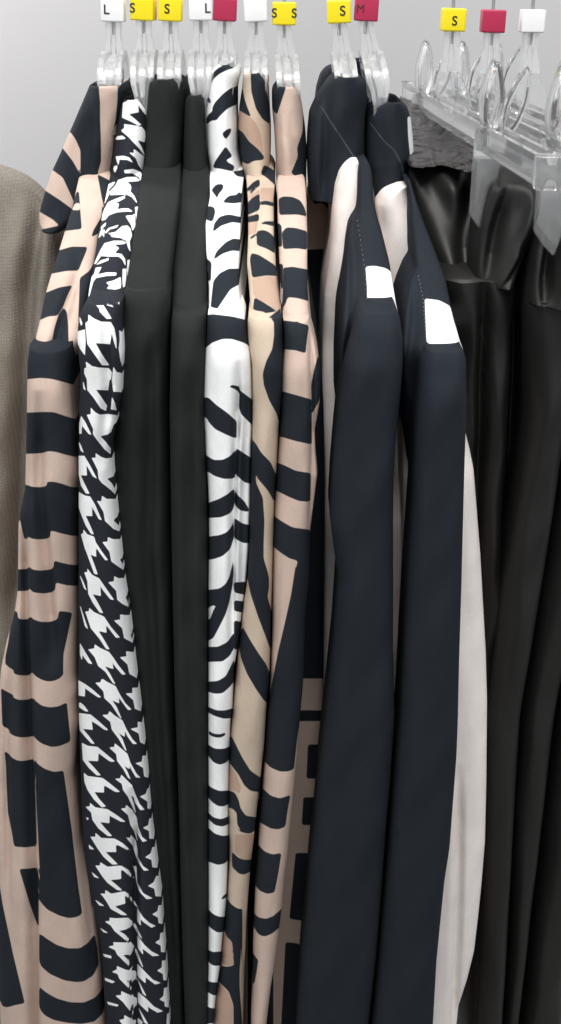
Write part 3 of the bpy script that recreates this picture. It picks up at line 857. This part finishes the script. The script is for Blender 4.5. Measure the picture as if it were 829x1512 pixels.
# ---- 6: beige swirl top
t6 = top("beige, tan and navy swirl print top right of the zebra top", 378, 108)
tan6 = polys("""
C1 250,340 275,340 340,375 385,420 420,500 430,630 350,550 300,480 250,440
C1 450,100 540,100 480,220 460,280
C2 360,590 450,578 600,590 600,840 550,830 470,765 370,712
C2 340,60 410,20 410,60 350,90
C2 330,230 400,225 385,300 330,320
C2 415,10 520,10 520,100 415,95
C6 180,350 260,480 290,560 280,600 250,580 180,560
C7 250,30 400,30 380,190 300,195 250,150
C7 150,640 230,720 245,850 C8 245,100 200,118 160,90 140,0
C8 100,180 170,245 210,290 238,380 235,520 60,520
""")
nav6 = polys("""
C1 350,105 360,80 430,80 440,105 448,200 470,290 475,430 430,400 385,330 355,220
C1 230,180 300,200 310,260 330,320 355,385 310,360 230,310
C1 240,440 300,480 340,540 400,590 440,640 430,660 370,665 330,690 240,640
C1 415,750 435,690 480,710 540,760 540,850 450,770
C1 300,870 370,800 410,780 410,830 C2 370,10 340,30
C2 320,120 360,75 410,45 410,150 370,170 320,190
C2 345,40 365,10 400,0 350,55
C2 320,200 405,175 405,225 320,235
C2 410,100 450,92 520,110 520,135 440,118 412,125
C2 400,245 440,225 520,225 520,265 450,245
C2 390,290 430,280 470,295 520,345 520,440 450,400 390,380
C2 345,330 385,300 385,320 350,345
C2 345,470 355,430 400,440 450,470 510,510 540,580 450,575 360,590
C2 365,790 375,715 430,745 500,790 550,840 620,880 600,920 500,850 440,810 380,800
C3 430,-10 500,40 502,130 490,220 450,300 428,380 435,450 470,550 520,640 532,690 640,690 640,-10
C4 330,-60 385,0 420,60 480,120 515,200 530,250 530,370 500,370 460,300 400,230 385,200 385,250 430,350 440,500 435,650 435,740 465,840 470,873 C5 470,100 460,160 480,230 500,300 500,520 475,490 450,420 400,290 350,140 330,40 C4 330,873 300,873 310,600 310,200
C5 300,350 350,440 400,520 450,590 475,650 510,700 500,873 440,830 390,760 330,660 290,560 275,480 280,400
C6 225,220 250,270 300,370 350,450 440,510 430,590 350,580 310,545 270,470 190,370 190,260
C6 190,570 250,590 275,640 285,690 320,740 400,750 400,820 350,855 300,850 265,800 260,720 230,690 190,690
C7 260,0 390,0 340,22 300,20
C7 230,140 270,180 310,195 380,190 370,260 310,290 275,285 230,240
C7 190,430 230,485 270,510 298,510 298,700 295,873 C8 290,0 280,150 280,250 300,520 240,520 240,370 210,280 170,240 130,200 140,110 200,120 245,110 235,40 230,0 C7 245,850 230,720 195,690 170,620
""")
tube("collar", t6, [(106, 364, 386), (109, 360, 391), (116, 359, 397), (131, 357.6, 397), (154, 354, 398), (188, 352, 400), (222, 355, 400), (250, 360, 399), (262, 362, 400)],
     YC, M['swirl'], bf=0.03, side=0.03, step=2.5, prints=[tan6, nav6], rim=True, sig=2, wr=0.002, seed=17)
s6rows = ext([(462, 368, 415), (472, 366, 417), (499, 366.5, 418), (534, 372, 418.5), (580, 373, 417), (625, 373, 412), (664, 372, 410), (689, 371, 409), (712, 370.5, 406.5), (770, 369, 404.6), (802, 368, 404), (854, 365.5, 403), (891, 359.5, 401.5), (948, 354, 400), (983, 350, 399),
      (1010, 347.5, 397), (1045, 344.5, 393.5), (1092, 340, 391), (1150, 337.5, 384.5), (1172, 337, 382), (1218, 338, 377), (1239, 339, 375), (1271, 339, 371), (1317, 336, 367), (1362, 331, 364), (1408, 327, 362.5), (1434, 324, 361), (1457, 320, 360), (1512, 314, 359)])
tube("body", t6, [(240, 370, 401), (245, 366.5, 404), (262, 364, 407), (298, 366.5, 404), (344, 367, 404.6), (390, 365, 407), (422, 368, 410), (456, 371, 414.5)] + lower(s6rows, 4, 480),
     drape(YB, -30), M['swirl'], bf=0.013, side=drape(SB, -30), step=2.5, prints=[tan6, nav6], sig=3, wr=0.0015, seed=18, folds=[([(265, 384), (390, 381)], 0.006, 4)])
tube("sleeve", t6, s6rows, shift(YS, -30), M['swirl'], bf=0.016, side=0.03, step=2.5, prints=[tan6, nav6], e=2.3, sig=3, wr=0.0008, seed=19, folds=[([(1330, 361), (1540, 360)], 0.004, 4)])

# ---- 7: pink block top
t7 = top("dusty pink top with navy blocks, left of the navy and cream pair", 425, 126)
n7 = polys("""
C1 460,90 530,90 535,185 580,190 550,280 520,370 490,330 460,220
C1 690,330 685,480 650,580 655,640 610,745 680,790 760,790 740,640 720,380
C2 530,80 560,65 620,68 670,90 695,130 730,195 650,182 535,185
C2 550,300 580,265 640,268 730,290 730,410 650,400 560,405
C2 560,525 620,518 740,540 740,745 650,720 590,715 575,760 555,790
C2 495,220 550,250 555,390 495,390
C2 510,500 560,500 560,660 510,660
C3 560,35 640,42 727,68 715,150 705,248 640,228 540,220
C3 530,485 640,515 745,545 745,835 650,815 510,775
C3 785,260 760,350 740,450 745,640 790,560 830,400
C4 490,110 570,140 640,175 740,190 735,375 660,370 590,340 490,290
C4 480,450 550,500 620,540 735,555 780,873 625,873 655,755 600,740 540,700 480,650
C5 640,-40 610,150 570,330 530,500 500,650 470,800 440,873 C6 420,0 420,380 440,390 480,430 540,455 590,455 630,440 650,250 690,0 C5 720,873 760,-40
C6 420,555 480,610 540,628 608,605 590,700 575,810 530,828 480,822 390,770 400,600
C7 385,80 440,140 490,160 550,150 530,280 505,405 460,415 410,395 360,335
C7 355,520 400,565 450,575 500,555 570,490 560,610 490,670 440,690 400,675 355,600
C7 350,770 390,830 400,840 C8 400,75 390,150 375,230 340,230 340,0
""")
tube("collar", t7, [(125, 409, 436), (128, 404, 440), (134, 401.5, 443), (158, 402, 447), (188, 405, 451), (222, 407, 453.5), (257, 408, 452.5), (274, 409, 452)],
     YC, M['blocks'], bf=0.03, side=0.03, step=2.5, prints=[n7], rim=True, sig=2, wr=0.003, seed=20, folds=[([(195, 430), (225, 440)], 0.006, 8)])
s7rows = ext([(466, 418, 456), (476, 419, 458), (500, 420, 465), (518, 420, 469), (545, 417, 474), (580, 416, 473), (593, 415.5, 472), (632, 413.5, 465), (664, 411.5, 466), (696, 409, 469), (735, 406.5, 464), (781, 404.5, 458), (854, 403, 456), (914, 402.5, 450.5), (1005, 400, 448),
      (1058, 395, 443), (1127, 391, 437.5), (1195, 385, 430.5), (1248, 381.7, 426), (1294, 378, 420), (1340, 376, 416), (1385, 374, 410), (1418, 374, 405.5), (1446, 374, 401), (1487, 371, 396), (1512, 371, 393)])
b7s = polys("""
C2 530,80 560,65 620,68 670,90 695,130 715,195 650,182 535,185
C2 550,300 580,265 640,268 715,290 715,410 650,400 560,405
C2 560,525 620,518 740,540 740,745 650,720 590,715 575,760 555,790
C2 495,220 550,250 555,390 495,390
C2 510,500 560,500 560,660 510,660
P 400,483 600,483 600,1002 380,1002
C6 600,60 900,60 900,130 600,130
C6 720,280 900,280 900,500 710,500
C6 690,620 900,620 900,800 680,800
C7 640,150 900,150 900,600 700,590 600,575
C7 575,725 640,730 720,760 900,800 900,1400 540,1400
P 366,1180 404,1180 404,1760 366,1760
""")
tube("body", t7, [(256, 414, 446), (261, 410, 450), (271, 409, 451), (298, 410, 453), (321, 410, 453.5), (344, 411, 454), (390, 413, 454), (424, 415, 454.5), (470, 419, 457), (500, 420, 466), (540, 420, 474), (600, 418, 478), (750, 412, 480), (1000, 400, 478), (1150, 380, 476), (1250, 364, 473), (1350, 360, 468), (1512, 357, 460), (1680, 352, 455)],
     drape(YB, -20), M['blocks'], bf=0.013, side=drape(SB, -20), step=2.5, prints=[b7s], sig=3, wr=0.0008, seed=21)
tube("back_panel", t7, [(286, 440, 470), (292, 440, 482), (310, 440, 487), (372, 440, 487), (500, 440, 484), (700, 440, 480)], [(280, 0.93), (700, 0.90)], M['blocks'], bf=0.01, side=0.05,
     prints=[polys("P 400,280 462,280 462,302 478,300 500,330 500,290 500,270 400,270\nP 400,372 500,366 520,760 400,760")], step=3, seed=31)
tube("sleeve", t7, s7rows, shift(YS, -25), M['blocks'], bf=0.016, side=0.03, step=2.5, prints=[n7], e=2.4, sig=3, wr=0.0008, seed=22, folds=[([(480, 458), (560, 461), (700, 460), (780, 457)], 0.005, 4)])

# ---- 8 and 9: navy tops with cream panels
def stitches(parent, keys, Yk, bf, n):
    """a row of pale stitches: one mesh"""
    bm = bmesh.new()
    k = np.array(keys, float)
    ts = np.linspace(k[0, 0], k[-1, 0], n)
    for y in ts:
        x = np.interp(y, k[:, 0], k[:, 1]); Yv = float(curve(Yk, np.array([y]), 10)[0]) - bf
        a = Vector([float(v) for v in unp(x, y, Yv)]); 
        r = bmesh.ops.create_icosphere(bm, subdivisions=1, radius=0.00035)
        for v in r['verts']:
            v.co = Vector((v.co.x, v.co.y, v.co.z*2.2)) + a - base_of(parent)
    me = bpy.data.meshes.new("stitching"); bm.to_mesh(me); bm.free(); me.materials.append(M['thread'])
    return link("stitching", me, parent)

t8 = top("left one of two navy tops with cream panels and white shoulder patch", 510, 115)
w8 = polys("D1 390,655 420,665 448,700 447,735 430,700")
patch8 = polys("D2 415,430 470,425 540,440 575,465 590,560 615,724 540,690 480,670 425,660 425,560")
M['panel'] = cloth("cream_panel_jersey", srgb(250, 241, 236))
tube("collar", t8, [(112, 497, 532), (116, 489, 538), (124, 483, 541), (143, 470, 541), (169, 458, 539), (200, 455, 538), (225, 454, 538), (260, 455, 544), (292, 457, 548)],
     [(80, 0.885), (300, 0.882)], M['navy_seam'], bf=0.025, side=0.03, step=2.0, prints=[w8, polys("P 475,156.5 489,179 503,199.5 527,236.5 526,238 502,201 488,180.5 474,157")], rim=True, sig=3, wr=0.0025, seed=23, folds=[([(130, 482), (300, 476)], 0.006, 7)])
s8rows = ext([(452, 533, 584), (459, 528, 588), (468, 526, 590), (497, 520, 594), (530, 512, 594), (560, 507, 592), (600, 500, 588), (640, 495, 584), (700, 490, 580.5), (759, 487, 580), (800, 492, 580), (846, 499, 580), (947, 492, 580), (1014, 485, 581.5), (1050, 481, 582), (1141, 471, 576),
      (1220, 465, 569), (1266, 459, 566), (1357, 451, 559), (1404, 446, 555), (1483, 440, 546), (1512, 438, 543)])
tube("neckband", t8, [(90, 520, 536), (94, 496, 542), (100, 482, 546), (110, 474, 548), (130, 468, 549), (200, 460, 546)], [(80, 0.945)], M['navy'], bf=0.012, side=0.02, sig=2, rim=True, prints=[polys("P 0,0 1,0 1,1")], seed=24)
tube("body", t8, [(236, 519, 527), (239, 514, 531), (245, 508, 535), (255, 502, 540), (275, 496, 548), (307, 492, 553), (355, 490, 563), (386, 486, 572), (435, 479, 580), (468, 477, 585), (500, 476, 589), (560, 476, 592), (620, 477, 594), (660, 479, 603), (720, 480, 610), (850, 477, 602), (960, 471, 595), (1050, 472, 586), (1150, 474, 574), (1350, 462, 556), (1512, 450, 540), (1680, 440, 525)],
     [(200, 0.85), (300, 0.845), (400, 0.838), (500, 0.835), (620, 0.80), (760, 0.765), (1900, 0.765)], M['panel'], bf=0.016, side=[(200, 0.03), (300, 0.1), (470, 0.22), (600, 0.26), (1900, 0.28)], step=3, sig=2.5, wr=0.0015, seed=32)
tube("shoulder", t8, [(237, 532, 542), (242, 529, 546), (255, 528, 549), (290, 528, 551), (312, 527, 555), (325, 521, 559), (338, 517, 563), (386, 514, 575), (447, 510, 584.5), (470, 508, 590), (500, 506, 592), (560, 503, 592), (620, 500, 588)],
     [(200, 0.85), (300, 0.82), (400, 0.765), (470, 0.715), (500, 0.712), (560, 0.72), (640, 0.73)], M['navy'], bf=0.012, side=[(200, 0.02), (400, 0.05), (500, 0.1), (640, 0.1)], step=2.5, e=3.2, prints=[patch8], smooth=1, sig=3,
     folds=[([(330, 522), (460, 524), (540, 512)], 0.012, 9)])
tube("sleeve", t8, s8rows, shift(YS, -30), cloth("plain_navy_jersey", NAVY), bf=0.02, side=0.03, e=3.0, sig=4, wr=0.0012, seed=25)
stitches(t8, [(326, 528), (396, 539), (449, 542.5)], [(200, 0.85), (300, 0.82), (400, 0.765), (470, 0.715), (500, 0.715), (560, 0.735)], 0.0125, 18)

t9 = top("right one of two navy tops with cream panels, beige side showing", 575, 150)
w9 = polys("P 602,172 622,172 622,236 606,232 603,200")
patch9 = polys("E 272,555 330,562 375,585 395,660 433,765 460,800 425,785 350,755 280,735")
tube("collar", t9, [(148, 566, 592), (152, 556, 598), (160, 548, 602), (172, 541, 606), (200, 539, 609), (230, 539, 611), (238, 540, 604), (263, 545, 602), (290, 551, 606)],
     [(80, 0.89), (300, 0.888)], M['navy_seam'], bf=0.025, side=0.03, step=2.0, prints=[w9, polys("P 547,180 567,207 583,221 593,239.5 601.5,270 600,270.5 591.5,240.5 582,222 566,208 546,181")], rim=True, sig=3, wr=0.0025, seed=26)
s9rows = ext([(508, 627, 680), (518, 623, 685), (530, 620, 686.5), (566, 618, 687), (600, 614, 687), (629, 612, 686), (727, 609, 683), (853, 600, 680), (958, 594, 677), (1050, 589, 675), (1105, 583, 673), (1239, 573, 663), (1284, 569, 656), (1404, 558, 644), (1512, 547, 638)])
tube("body", t9, [(271, 588, 601), (274, 578, 604), (279, 569, 606), (286, 563, 607), (300, 557, 610), (349, 560, 628), (410, 574, 650), (453, 583, 662), (500, 590, 672), (560, 593, 678), (600, 594, 679), (629, 594, 685), (660, 594, 693), (690, 594, 699), (817, 594, 709), (958, 590, 717), (1032, 588, 719), (1150, 585, 718), (1239, 580, 716), (1300, 575, 711), (1349, 570, 706), (1400, 565, 700), (1440, 560, 690), (1480, 556, 677), (1512, 552, 674), (1680, 540, 662)],
     [(200, 0.858), (300, 0.853), (400, 0.845), (520, 0.83), (620, 0.76), (700, 0.742), (1900, 0.74)], M['panel'], bf=0.016, side=[(200, 0.03), (300, 0.1), (510, 0.25), (620, 0.32), (1900, 0.32)], step=3, sig=2.5,
     folds=[([(1150, 674), (1300, 673), (1500, 668)], 0.006, 6)], wr=0.001, seed=33)
tube("shoulder", t9, [(264, 598, 605), (272, 601, 607), (300, 604, 616), (326, 606, 625), (349, 609, 634), (382, 613, 647), (396, 615, 652), (405, 611, 655), (414, 607, 658), (444, 601, 664), (475, 597, 671.5), (500, 595, 678), (519, 594, 685), (560, 595, 684), (620, 597, 681), (680, 602, 676)],
     [(200, 0.87), (300, 0.83), (400, 0.77), (510, 0.71), (560, 0.72), (640, 0.735)], M['navy'], bf=0.012, side=[(200, 0.02), (400, 0.05), (510, 0.1), (640, 0.1)], step=2.5, e=3.2, prints=[patch9], sig=3,
     folds=[([(420, 612), (470, 612), (540, 604)], 0.010, 9)])
tube("sleeve", t9, s9rows, shift(YS, 10), bpy.data.materials["plain_navy_jersey"], bf=0.02, side=0.025, e=3.0, sig=4, wr=0.0012, seed=28)
stitches(t9, [(408, 618), (440, 625), (504, 629.5)], [(200, 0.87), (300, 0.83), (400, 0.77), (510, 0.71), (560, 0.72)], 0.0125, 18)

# ------------------------------------------------------------------ oatmeal cardigan at the left edge
x, y, z = (float(v) for v in unp(-40, 245, 0.95))
ca = root("cardigan", "oatmeal coarse knit cardigan cut off by the left edge", "cardigan", (x, y, z))
tube("sleeve", ca, [(243, -60, 2), (246, -75, 10), (252, -90, 24), (260, -100, 36), (275, -110, 49), (310, -116, 66), (350, -120, 82), (400, -122, 94), (500, -125, 100), (700, -128, 92), (900, -125, 80), (1100, -120, 70), (1512, -110, 60), (1600, -108, 58)],
     [(200, 0.97), (260, 0.955), (350, 0.93), (500, 0.91), (1600, 0.90)], M['knit'], bf=0.03, side=[(243, 0.0), (262, 0.01), (330, 0.06), (1600, 0.1)], bb=0.004, sig=5, wr=0.003, seed=30, folds=[([(300, 62), (420, 48), (600, 40), (900, 30)], 0.02, 12)])

# ------------------------------------------------------------------ clip hangers with faux leather trousers
BARZ = CAMZ - 0.088
def ring_me(rx, rz, tx, tz, depth, pinch=0.0):
    """an oval loop of clear plastic standing in the x-z plane"""
    bm = bmesh.new(); rings = []
    N = 28
    for i in range(N):
        a = 2*math.pi*i/N
        c, s = math.cos(a), math.sin(a)
        k = 1 - pinch*max(0, s)
        q = [(rx*k*c, rz*s), ((rx-tx)*k*c, (rz-tz)*s)]
        rings.append([bm.verts.new((q[0][0], -depth, q[0][1])), bm.verts.new((q[0][0], depth, q[0][1])),
                      bm.verts.new((q[1][0], depth, q[1][1])), bm.verts.new((q[1][0], -depth, q[1][1]))])
    for i in range(N):
        r0, r1 = rings[i], rings[(i+1) % N]
        for j in range(4):
            bm.faces.new((r0[j], r0[(j+1) % 4], r1[(j+1) % 4], r1[j]))
    bmesh.ops.recalc_face_normals(bm, faces=bm.faces)
    me = bpy.data.meshes.new("loop"); bm.to_mesh(me); bm.free(); me.materials.append(M['clear'])
    me.polygons.foreach_set("use_smooth", [True]*len(me.polygons))
    return me
def plate_me(name, outline, y0, y1, mat, bev=0.0008):
    bm = bmesh.new()
    f = bm.faces.new([bm.verts.new((a, y0, b)) for a, b in outline])
    r = bmesh.ops.extrude_face_region(bm, geom=[f])
    for v in r['geom']:
        if isinstance(v, bmesh.types.BMVert):
            v.co.y = y1
    bmesh.ops.recalc_face_normals(bm, faces=bm.faces)
    bmesh.ops.bevel(bm, geom=bm.edges[:], offset=bev, segments=2, affect='EDGES')
    me = bpy.data.meshes.new(name); bm.to_mesh(me); bm.free(); me.materials.append(mat)
    return me
loop_me = ring_me(0.0064, 0.0205, 0.0028, 0.004, 0.0045, 0.38)
jaw_me = plate_me("jaw", [(-0.008, 0.012), (0.008, 0.012), (0.0086, 0.0), (0.0070, -0.017), (0.0084, -0.026), (0.0078, -0.038), (0.0045, -0.050), (-0.001, -0.045), (-0.0082, -0.036), (-0.0082, 0.0)], -0.0018, 0.0018, M['clear'])
spring_me = sweep("spring", [(0, -0.003, 0), (0, 0.003, 0)], circ(0.0022, 10), M['steel'])
def clip(h, y, far):
    c = link("clip", box_me("clip", (-0.009, -0.006, -0.012), (0.009, 0.006, 0.006), M['clear'], 0.0015), h)
    c.location = (clipx(h, y), y - YR, BARZ - h.location.z)
    c.rotation_euler = (0, 0, math.radians(-12))
    a = link("loop", loop_me, c, (0.0, -0.007, 0.024)); a.rotation_euler = (math.radians(8), 0, math.radians(25))
    b = link("loop", loop_me, c, (0.014, 0.006, 0.020)); b.rotation_euler = (math.radians(-14), math.radians(14), math.radians(-10))
    j = link("jaw", jaw_me, c, (-0.001, -0.008, -0.008)); j.rotation_euler = (math.radians(-6), 0, 0)
    j2 = link("jaw", jaw_me, c, (0.001, 0.008, -0.008)); j2.rotation_euler = (math.radians(6), 0, 0)
    link("spring", spring_me, c, (0.0, 0.0, 0.004))
    return c
def clipx(h, y):
    return 0.0085 + (YR - y)*h['lean']
def trouser_hanger(label, mx, my, marker, letters, lean, clips, spin=0.0):
    h = hang("trouser_hanger", label, mx, my, marker, letters, spin, body='trouser')
    h['lean'] = lean
    z = BARZ - h.location.z
    # centre post from the neck down to the bar
    bm_ = smooth_path([(0, 0, -0.028), (0.003, 0, -0.042), (0.0085, 0, z+0.004)], 4)
    link("post", sweep("post", bm_, [(-0.0065, -0.004), (0.0065, -0.004), (0.0065, 0.004), (-0.0065, 0.004)], M['clear'], smooth=False,
                       scales=[(1 + 0.6*math.sin(math.pi*i/(len(bm_)-1)), 1.4) for i in range(len(bm_))]), h)
    sec = [(a*1.5, b*1.35) for a, b in ISEC]
    ya, yb = -0.25, 0.24
    pth = [(0, ya + (yb-ya)*i/30.0, z) for i in range(31)]
    me = sweep("crossbar", pth, sec, M['clear'], smooth=False)
    for v in me.vertices:
        v.co.x += 0.0085 - v.co.y*lean
    link("crossbar", me, h)
    for sy in (-1, 1):       # upturned rounded end stops
        e_ = link("end_stop", box_me("end_stop", (-0.0085, -0.005, -0.0088), (0.0085, 0.005, 0.0088), M['clear'], 0.003, 3), h)
        yy = ya if sy < 0 else yb
        e_.location = (0.0085 - yy*lean, yy, z)
    for yc in clips:
        clip(h, yc, False)
    del h['lean']
    return h
trouser_hanger("clear clip hanger with a yellow S marker, leftmost of the clip hangers", 668, 46, 'yellow', [('S', 0.0, 0.0062, 0.0082, 'front')], 0.049, (0.80, 1.06), 0.04)
trouser_hanger("clear clip hanger with a blank magenta marker, between the other two clip hangers", 726.5, 48, 'magenta', [], 0.049, (0.745, 1.05))
trouser_hanger("clear clip hanger with a blank white marker, rightmost of the clip hangers", 784.5, 48, 'white', [], 0.049, (0.84, 1.05))

def trousers(label, px, py):
    x, y, z = (float(v) for v in unp(px, py, YR))
    return root("trousers", label, "trousers", (x, y, z), "faux leather trousers on clip hangers")
q1 = trousers("black faux leather trousers on the leftmost clip hanger, shiny waistband", 690, 260)
tube("waistband", q1, [(150, 602, 622), (158, 600, 645), (185, 600, 680), (215, 602, 700), (240, 604, 712), (262, 604, 735), (290, 606, 752), (330, 615, 758), (370, 628, 756), (400, 640, 754), (414, 648, 754)],
     [(140, 1.12), (190, 1.0), (235, 0.88), (265, 0.86), (330, 0.85), (420, 0.83)], M['leather'], bf=0.02, side=[(140, 0.03), (260, 0.2), (420, 0.22)], sig=5, step=2.0, wr=0.006, seed=40,
     folds=[([(250, 690), (400, 680)], 0.012, 14)])
tube("lining", q1, [(152, 608, 618), (158, 606, 634), (176, 606, 660), (200, 605, 688), (222, 604, 704), (238, 603, 709), (246, 605, 706)],
     [(140, 1.10), (190, 0.972), (235, 0.853), (250, 0.838)], M['lining'], bf=0.016, side=0.02, sig=3, step=1.5, wr=0.020, seed=52, folds=[([(170, 640), (240, 672)], 0.02, 7), ([(200, 625), (240, 640)], -0.012, 6)])
tube("front_panel", q1, [(236, 736, 764), (242, 726, 778), (262, 716, 793), (290, 712, 799), (330, 706, 790), (370, 702, 774), (400, 700, 761), (416, 701, 757)],
     [(230, 0.84), (262, 0.80), (330, 0.792), (420, 0.785)], M['leather'], bf=0.022, side=0.03, sig=4, step=2.0, wr=0.004, seed=47,
     folds=[([(270, 742), (340, 728), (410, 716)], 0.013, 12), ([(300, 780), (360, 757), (410, 740)], -0.008, 10), ([(370, 765), (415, 735)], 0.008, 6)])
tube("leg", q1, [(404, 640, 752), (412, 640, 757), (440, 645, 768), (500, 660, 772), (600, 675, 770), (690, 685, 765), (868, 695, 752), (1017, 700, 735), (1200, 700, 730), (1512, 690, 722), (1680, 686, 715)],
     [(400, 0.79), (1700, 0.80)], M['leather'], bf=0.025, side=0.22, sig=4, step=4, wr=0.003, seed=41, folds=[([(430, 709), (600, 706), (900, 700)], 0.016, 8), ([(440, 766), (600, 758), (800, 745)], 0.03, 12)])
q2 = trousers("black faux leather trousers on the middle clip hanger", 790, 300)
tube("waistband", q2, [(285, 800, 860), (292, 790, 880), (310, 784, 890), (350, 780, 890), (400, 776, 888), (430, 774, 885), (445, 776, 882)],
     [(280, 0.86), (310, 0.79), (450, 0.765)], M['leather'], bf=0.03, side=0.25, sig=4, step=3.5, wr=0.006, seed=42, folds=[([(330, 806), (380, 800), (440, 796)], 0.015, 9), ([(370, 823), (440, 815)], -0.012, 8)])
tube("leg", q2, [(436, 776, 884), (450, 774, 886), (520, 776, 872), (600, 778, 846), (630, 776, 832), (700, 766, 822), (838, 744, 801), (1017, 724, 771), (1050, 719, 766), (1233, 716, 755), (1386, 712, 747), (1512, 708, 739), (1680, 704, 730)],
     [(430, 0.765), (1700, 0.765)], M['leather'], bf=0.02, side=0.14, sig=5, step=4, wr=0.002, seed=43)
tube("leg", q2, [(560, 850, 930), (640, 832, 915), (700, 823, 890), (838, 801, 860), (1017, 772, 822), (1050, 767, 816), (1172, 758, 802), (1386, 748, 776), (1512, 740, 762), (1680, 732, 750)],
     [(560, 0.775), (1700, 0.775)], M['leather'], bf=0.02, side=0.14, sig=5, step=4, wr=0.002, seed=44)
q3 = trousers("black faux leather trousers on the rightmost clip hanger, cut off by the right edge", 850, 330)
tube("waistband", q3, [(300, 880, 960), (310, 872, 975), (360, 868, 980), (440, 866, 975)], [(280, 0.86), (310, 0.79), (450, 0.775)], M['leather'], bf=0.03, side=0.25, sig=4, wr=0.005, seed=45)
tube("leg", q3, [(436, 866, 972), (600, 866, 960), (838, 845, 925), (1017, 822, 890), (1172, 803, 860), (1386, 778, 834), (1512, 764, 826), (1680, 752, 815)],
     [(430, 0.79), (1700, 0.79)], M['leather'], bf=0.025, side=0.2, sig=5, step=4, wr=0.002, seed=46)
